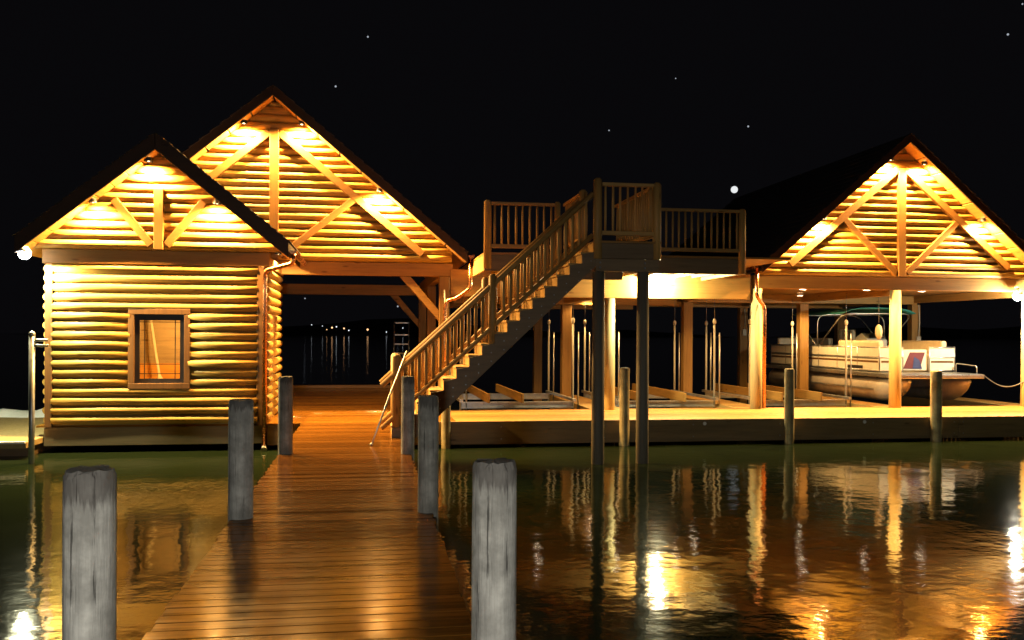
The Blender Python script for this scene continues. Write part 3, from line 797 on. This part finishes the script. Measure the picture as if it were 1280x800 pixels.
# ------------------------------------------------------------------ pontoon boat
bt = thing('pontoon_boat', 'cream pontoon boat with teal bimini top raised on its lift in the last slip', 'pontoon boat', (13.6, 24, 0))
bx0, bx1, by0, by1, bz = 12.52, 14.72, 20.15, 27.6, .74
for x in (12.83, 14.40):
    pts = []; rr = []
    prof = [(0, .015, .22), (.10, .10, .18), (.25, .17, .12), (.45, .235, .065), (.7, .28, .02), (1.0, .30, 0), (1.4, .30, 0), (7.2, .30, 0), (7.35, .2, 0)]
    n = 24; vs = []
    for (dy, r, lift_) in prof:
        for i in range(n):
            a = 2*PI*i/n; vs.append((x+r*math.cos(a), by0+.12+dy, .33+lift_+r*math.sin(a)))
    m = len(prof)
    mb = MB().add(vs, [(k*n+i, (k+1)*n+i, (k+1)*n+(i+1) % n, k*n+(i+1) % n) for k in range(m-1) for i in range(n)], True)
    mb.add(vs[:n], [tuple(range(n))]); mb.add(vs[-n:], [tuple(range(n))])
    tb = part('pontoon', mb, 'tube', bt)
    part('rub_strake', MB().box(x-.315, x-.29, by0+1.2, by1-.4, .31, .35), 'alu', tb)
    part('nose_cap', MB().sphere((x, by0+.13, .56), .05, 10, 8), 'alu', tb)
    part('riser_bracket', (lambda mb: [mb.box(x-.12, x+.12, y-.03, y+.03, .58, bz-.11) for y in (21.5, 22.8, 24.1, 25.4, 26.7)] and mb)(MB()), 'dark', tb)
part('deck', MB().box(bx0, bx1, by0, by1, bz-.10, bz), 'alu', bt, .015)
part('deck_carpet', MB().box(bx0+.03, bx1-.03, by0+.03, by1-.03, bz+.001, bz+.012), 'galv', bt)
FY = by0+1.05
def fence(x0, x1, y0, y1, name='fence_panel'):
    z0, z1 = bz+.05, 1.40
    mb = MB(); ax = 'X' if abs(x1-x0) > abs(y1-y0) else 'Y'
    if ax == 'X': mb.box(x0, x1, y0-.012, y0+.012, z0, z1-.05)
    else: mb.box(x0-.012, x0+.012, y0, y1, z0, z1-.05)
    f = part(name, mb, 'cream', bt)
    rl_ = MB()
    for z in (z0, z1-.03, (z0+z1)/2+.02): rl_.cyl((x0, y0, z), (x1, y1, z), .02, .02, 8)
    k = max(1, round(max(abs(x1-x0), abs(y1-y0))/1.1))
    for i in range(k+1):
        u = i/k; rl_.cyl((x0+(x1-x0)*u, y0+(y1-y0)*u, bz), (x0+(x1-x0)*u, y0+(y1-y0)*u, z1), .02, .02, 8)
    part('rail_frame', rl_, 'alu', f)
    if ax == 'X': part('trim_stripe', MB().box(x0+.04, x1-.04, y0-.0165, y0-.0125, z0+.20, z0+.25), 'trim', f)
    if ax == 'Y':
        part('trim_stripe', MB().box(x0-.0165, x0-.0125, y0+.05, y1-.05, z0+.20, z0+.25), 'trim', f)
        part('trim_stripe', MB().box(x0-.0165, x0-.0125, y0+.05, y1-.05, z0+.29, z0+.345), 'galv', f)
    return f
fp = fence(bx0+.08, bx0+.08, FY, by1-.2)
fence(bx1-.08, bx1-.08, FY, by1-.2); fence(bx0+.08, 13.22, FY, FY); fence(13.95, bx1-.08, FY, FY); fence(bx0+.08, bx1-.08, by1-.2, by1-.2)
part('name_plate', MB().box(bx0+.058, bx0+.062, 21.95, 22.7, bz+.08, bz+.16), 'dark', fp)
part('gate', MB().box(13.24, 13.93, FY+.05, FY+.07, bz+.06, 1.32), 'cream', bt)
part('gate_graphic', MB().prism([(13.27, bz+.10), (13.72, bz+.10), (13.86, 1.25), (13.45, 1.25)], FY+.040, FY+.049, 'Y'), 'boatred', bt)
part('gate_graphic', MB().prism([(13.52, bz+.10), (13.78, bz+.10), (13.70, bz+.32), (13.56, bz+.4)], FY+.034, FY+.0395, 'Y'), 'boatblue', bt)
for (x0, x1, y0, y1) in ((12.68, 13.28, 21.4, 23.4), (14.0, 14.58, 21.4, 23.2), (12.68, 14.5, 26.3, 27.2)):
    s_ = part('seat', MB().box(x0, x1, y0, y1, bz+.015, bz+.45), 'vinyl', bt, .04)
    if y1-y0 > 1.5: part('backrest', MB().box(x0 if x0 < 13.5 else x1-.16, x0+.16 if x0 < 13.5 else x1, y0, y1, bz+.455, bz+.80), 'vinyl', s_, .05)
    else: part('backrest', MB().box(x0, x1, y1-.16, y1, bz+.455, bz+.85), 'vinyl', s_, .05)
cn = part('console', MB().prism([(24.0, bz+.015), (24.7, bz+.015), (24.7, bz+.85), (24.35, bz+1.0), (24.0, bz+.8)], 13.9, 14.5, 'X'), 'cream', bt, .02)
part('windshield', MB().prism([(24.05, bz+.86), (24.07, bz+.86), (24.27, bz+1.22), (24.25, bz+1.22)], 13.92, 14.48, 'X'), 'glass', cn)
wh = MB(); wh.tube([(14.2+.17*math.cos(a), 24.82+.05*math.sin(a), bz+.85+.16*math.sin(a)) for a in [2*PI*i/20 for i in range(21)]], .014, 8)
part('steering_wheel', wh, 'dark', cn)
hs = part('helm_seat', MB().box(13.95, 14.45, 25.2, 25.65, bz+.45, bz+.58), 'vinyl', bt, .04)
part('backrest', MB().box(13.95, 14.45, 25.58, 25.7, bz+.59, bz+1.1), 'vinyl', hs, .04)
part('pedestal', MB().cyl((14.2, 25.4, bz+.015), (14.2, 25.4, bz+.449), .05, .05, 12), 'alu', hs)
# bimini
mb = MB(); nu, nv = 10, 12; vs = []
for j in range(nv+1):
    for i in range(nu+1):
        u = i/nu; v_ = j/nv
        x = bx0+.05+(bx1-bx0-.1)*u; y = 22.9+3.0*v_
        z = 2.28+.14*(1-(2*u-1)**4)-.04*math.sin(PI*4*v_)**2*.6
        vs.append((x, y, z))
W = nu+1
fs = [(j*W+i, j*W+i+1, (j+1)*W+i+1, (j+1)*W+i) for j in range(nv) for i in range(nu)]
bm_ = part('bimini_canopy', mb.add(vs, fs, True), 'canvas', bt)
sol = bm_.modifiers.new('thick', 'SOLIDIFY'); sol.thickness = .02
for y1_, y0_ in ((23.0, 24.3), (24.4, 24.4), (25.8, 24.5)):
    x0_, x1_ = bx0+.08, bx1-.08
    pts = smooth_path([(x0_, y0_, 1.40), (x0_, y1_, 2.26), (x1_, y1_, 2.26), (x1_, y0_, 1.40)], 6, .3)
    part('bimini_bow', MB().tube(pts, .014, 8), 'alu', bt)
ob = part('outboard_motor', MB().box(13.42, 13.78, by1+.12, by1+.6, .75, 1.25), 'dark', bt, .08)
part('motor_leg', MB().box(13.52, 13.68, by1+.25, by1+.45, .0, .749), 'dark', ob, .03)
rl2 = MB(); rl2.tube(smooth_path([(bx1-.1, by0+.95, bz), (bx1-.1, by0+.95, bz+.24), (bx1-.1, by0+.15, bz+.2), (bx1-.1, by0+.15, bz)], 4, .06), .014, 8)
part('bow_rail', rl2, 'alu', bt)
# rope, fender and electric box
pts = []
for i in range(17):
    u = i/16; p = Vector((14.7, 20.2, .74)).lerp(Vector((15.42, 19.62, .62)), u); p.z -= .22*math.sin(PI*u); pts.append(p)
tag(part('mooring_line', MB().tube(pts, .012, 8), 'rope', loc=(14.7, 20.2, .6)), 'slack grey mooring line from the boat bow to the right post', 'rope')
fd = thing('fender', 'beige boat fender hanging behind the middle post of the boat shelter', 'fender', (12.22, 20.6, 1.75))
part('bumper', MB().sphere((12.22, 20.6, 1.75), .085, 14, 12, (1, 1, 2.2)), 'vinyl', fd)
part('cord', MB().cyl((12.22, 20.6, 1.98), (12.22, 20.6, 2.6), .008, .008, 6), 'rope', fd)
def ebox(x, y, z, label, up):
    t = thing('junction_box', label, 'electrical box', (x, y, z), 'electrical boxes on posts')
    part('case', MB().box(x-.06, x+.06, y-.06, y, z-.1, z+.1), 'pvc', t, .01)
    part('conduit', MB().tube(smooth_path([(x, y-.03, z+.10), (x+.03, y-.03, z+.5), (x, y-.03, up)], 4, .2), .014, 8), 'pvc', t)
ebox(12.1, 28.37, 1.75, 'small pale electrical box on the rear square post behind the downspout', 2.54)
ebox(15.55, 24.17, 1.55, 'small pale electrical box with conduit on the square post behind the boat bow', 2.54)
ebox(1.62, 19.605, 1.5, 'small pale electrical box on the pavilion post behind the stair railing', 2.6)

# ------------------------------------------------------------------ far shore lamps, moon, stars
def direction(px, py):
    yi = py + .005*(640-px)
    th = math.atan(181/1150); r = (px-640)/1150; u = (418-yi)/1150
    f = Vector((math.sin(th), math.cos(th), 0)); rt = Vector((math.cos(th), -math.sin(th), 0))
    return f + rt*r + Vector((0, 0, u))
CAMP = Vector((0, 0, 1.65))
shore = [(389.5, 406, 0, .7), (408.5, 412, 1, .7), (415, 409.5, 1, 1.3), (420.5, 408.5, 0, 1.0), (430, 410.5, 1, 1.2), (436, 413, 0, 1.0), (459.5, 412, 1, 1.5), (483, 415, 0, .9), (503.5, 410, 0, .8), (403, 407.5, 0, .6)]
place = ['farthest left', 'orange one of the left cluster', 'brightest orange one of the left cluster', 'white one amid the left cluster', 'orange one at the right of the cluster',
         'white one just right of the cluster', 'large lone orange one', 'small lone white one', 'white one seen through the swim ladder', 'faint white one left of the cluster']
for (px, py, wm, k), pl in zip(shore, place):
    d = direction(px, py); s = 900/d.y; p = CAMP + d*s
    p.z = max(p.z, 3.0)
    t = thing('shore_lamp', 'far shore lamp across the lake, '+pl, 'shore lamp', (p.x, p.y, 0), 'lamps on the far shore')
    part('globe', MB().sphere(p, .62*k, 10, 8), 'shore_warm' if wm else 'shore_cool', t)
    part('pole', MB().cyl((p.x, p.y, ZW-.5), (p.x, p.y, p.z-.5*k), .12, .12, 8), 'dark', t)
d = direction(917, 237).normalized(); p = CAMP + d*2000
tag(part('moon', MB().sphere(p, 7.2, 24, 16, (1, 1, 1)), 'moon', loc=p), 'small bright white moon above the raised deck', 'moon')
for (px, py) in ((161, 193), (418, 108), (760, 163), (934, 158), (843, 98), (1276, 5), (381, 373), (497, 383), (1258, 43), (458, 46), (862, 408)):
    d = direction(px, py).normalized(); p = CAMP + d*2000
    tag(part('star', MB().sphere(p, random.uniform(1.2, 2.0), 8, 6), 'star', loc=p), 'faint pinprick star in the black night sky', 'star', 'faint stars')

# ------------------------------------------------------------------ light, sky, camera
# bare light added behind the camera: it lights the fronts of the nearest piles
lamp('behind_camera_light', 'POINT', (-.3, -1.0, 1.35), 1000, (1, .97, .90), None, .12)
wd = bpy.data.worlds.new('World'); bpy.context.scene.world = wd; wd.use_nodes = True
bg = wd.node_tree.nodes['Background']; bg.inputs[0].default_value = (.85, .80, 1.0, 1); bg.inputs[1].default_value = .0029

cam = bpy.data.cameras.new('camera'); co = bpy.data.objects.new('camera', cam); C.objects.link(co)
th = math.atan(181/1150)
co.matrix_world = Matrix.Translation(CAMP) @ Matrix.Rotation(-th, 4, 'Z') @ Matrix.Rotation(PI/2, 4, 'X') @ Matrix.Rotation(.005, 4, 'Z')
cam.sensor_width = 36; cam.lens = 36*1150/1280; cam.shift_y = 18/1280; cam.clip_end = 6000; cam.clip_start = .05
sc = bpy.context.scene; sc.camera = co
sc.view_settings.view_transform = 'Standard'; sc.view_settings.look = 'None'; sc.view_settings.exposure = 0; sc.view_settings.gamma = 1
cy = sc.cycles
cy.max_bounces = 7; cy.diffuse_bounces = 3; cy.glossy_bounces = 4; cy.transmission_bounces = 5
cy.sample_clamp_indirect = 6; cy.sample_clamp_direct = 0; cy.use_denoising = True
cy.caustics_reflective = False; cy.caustics_refractive = False
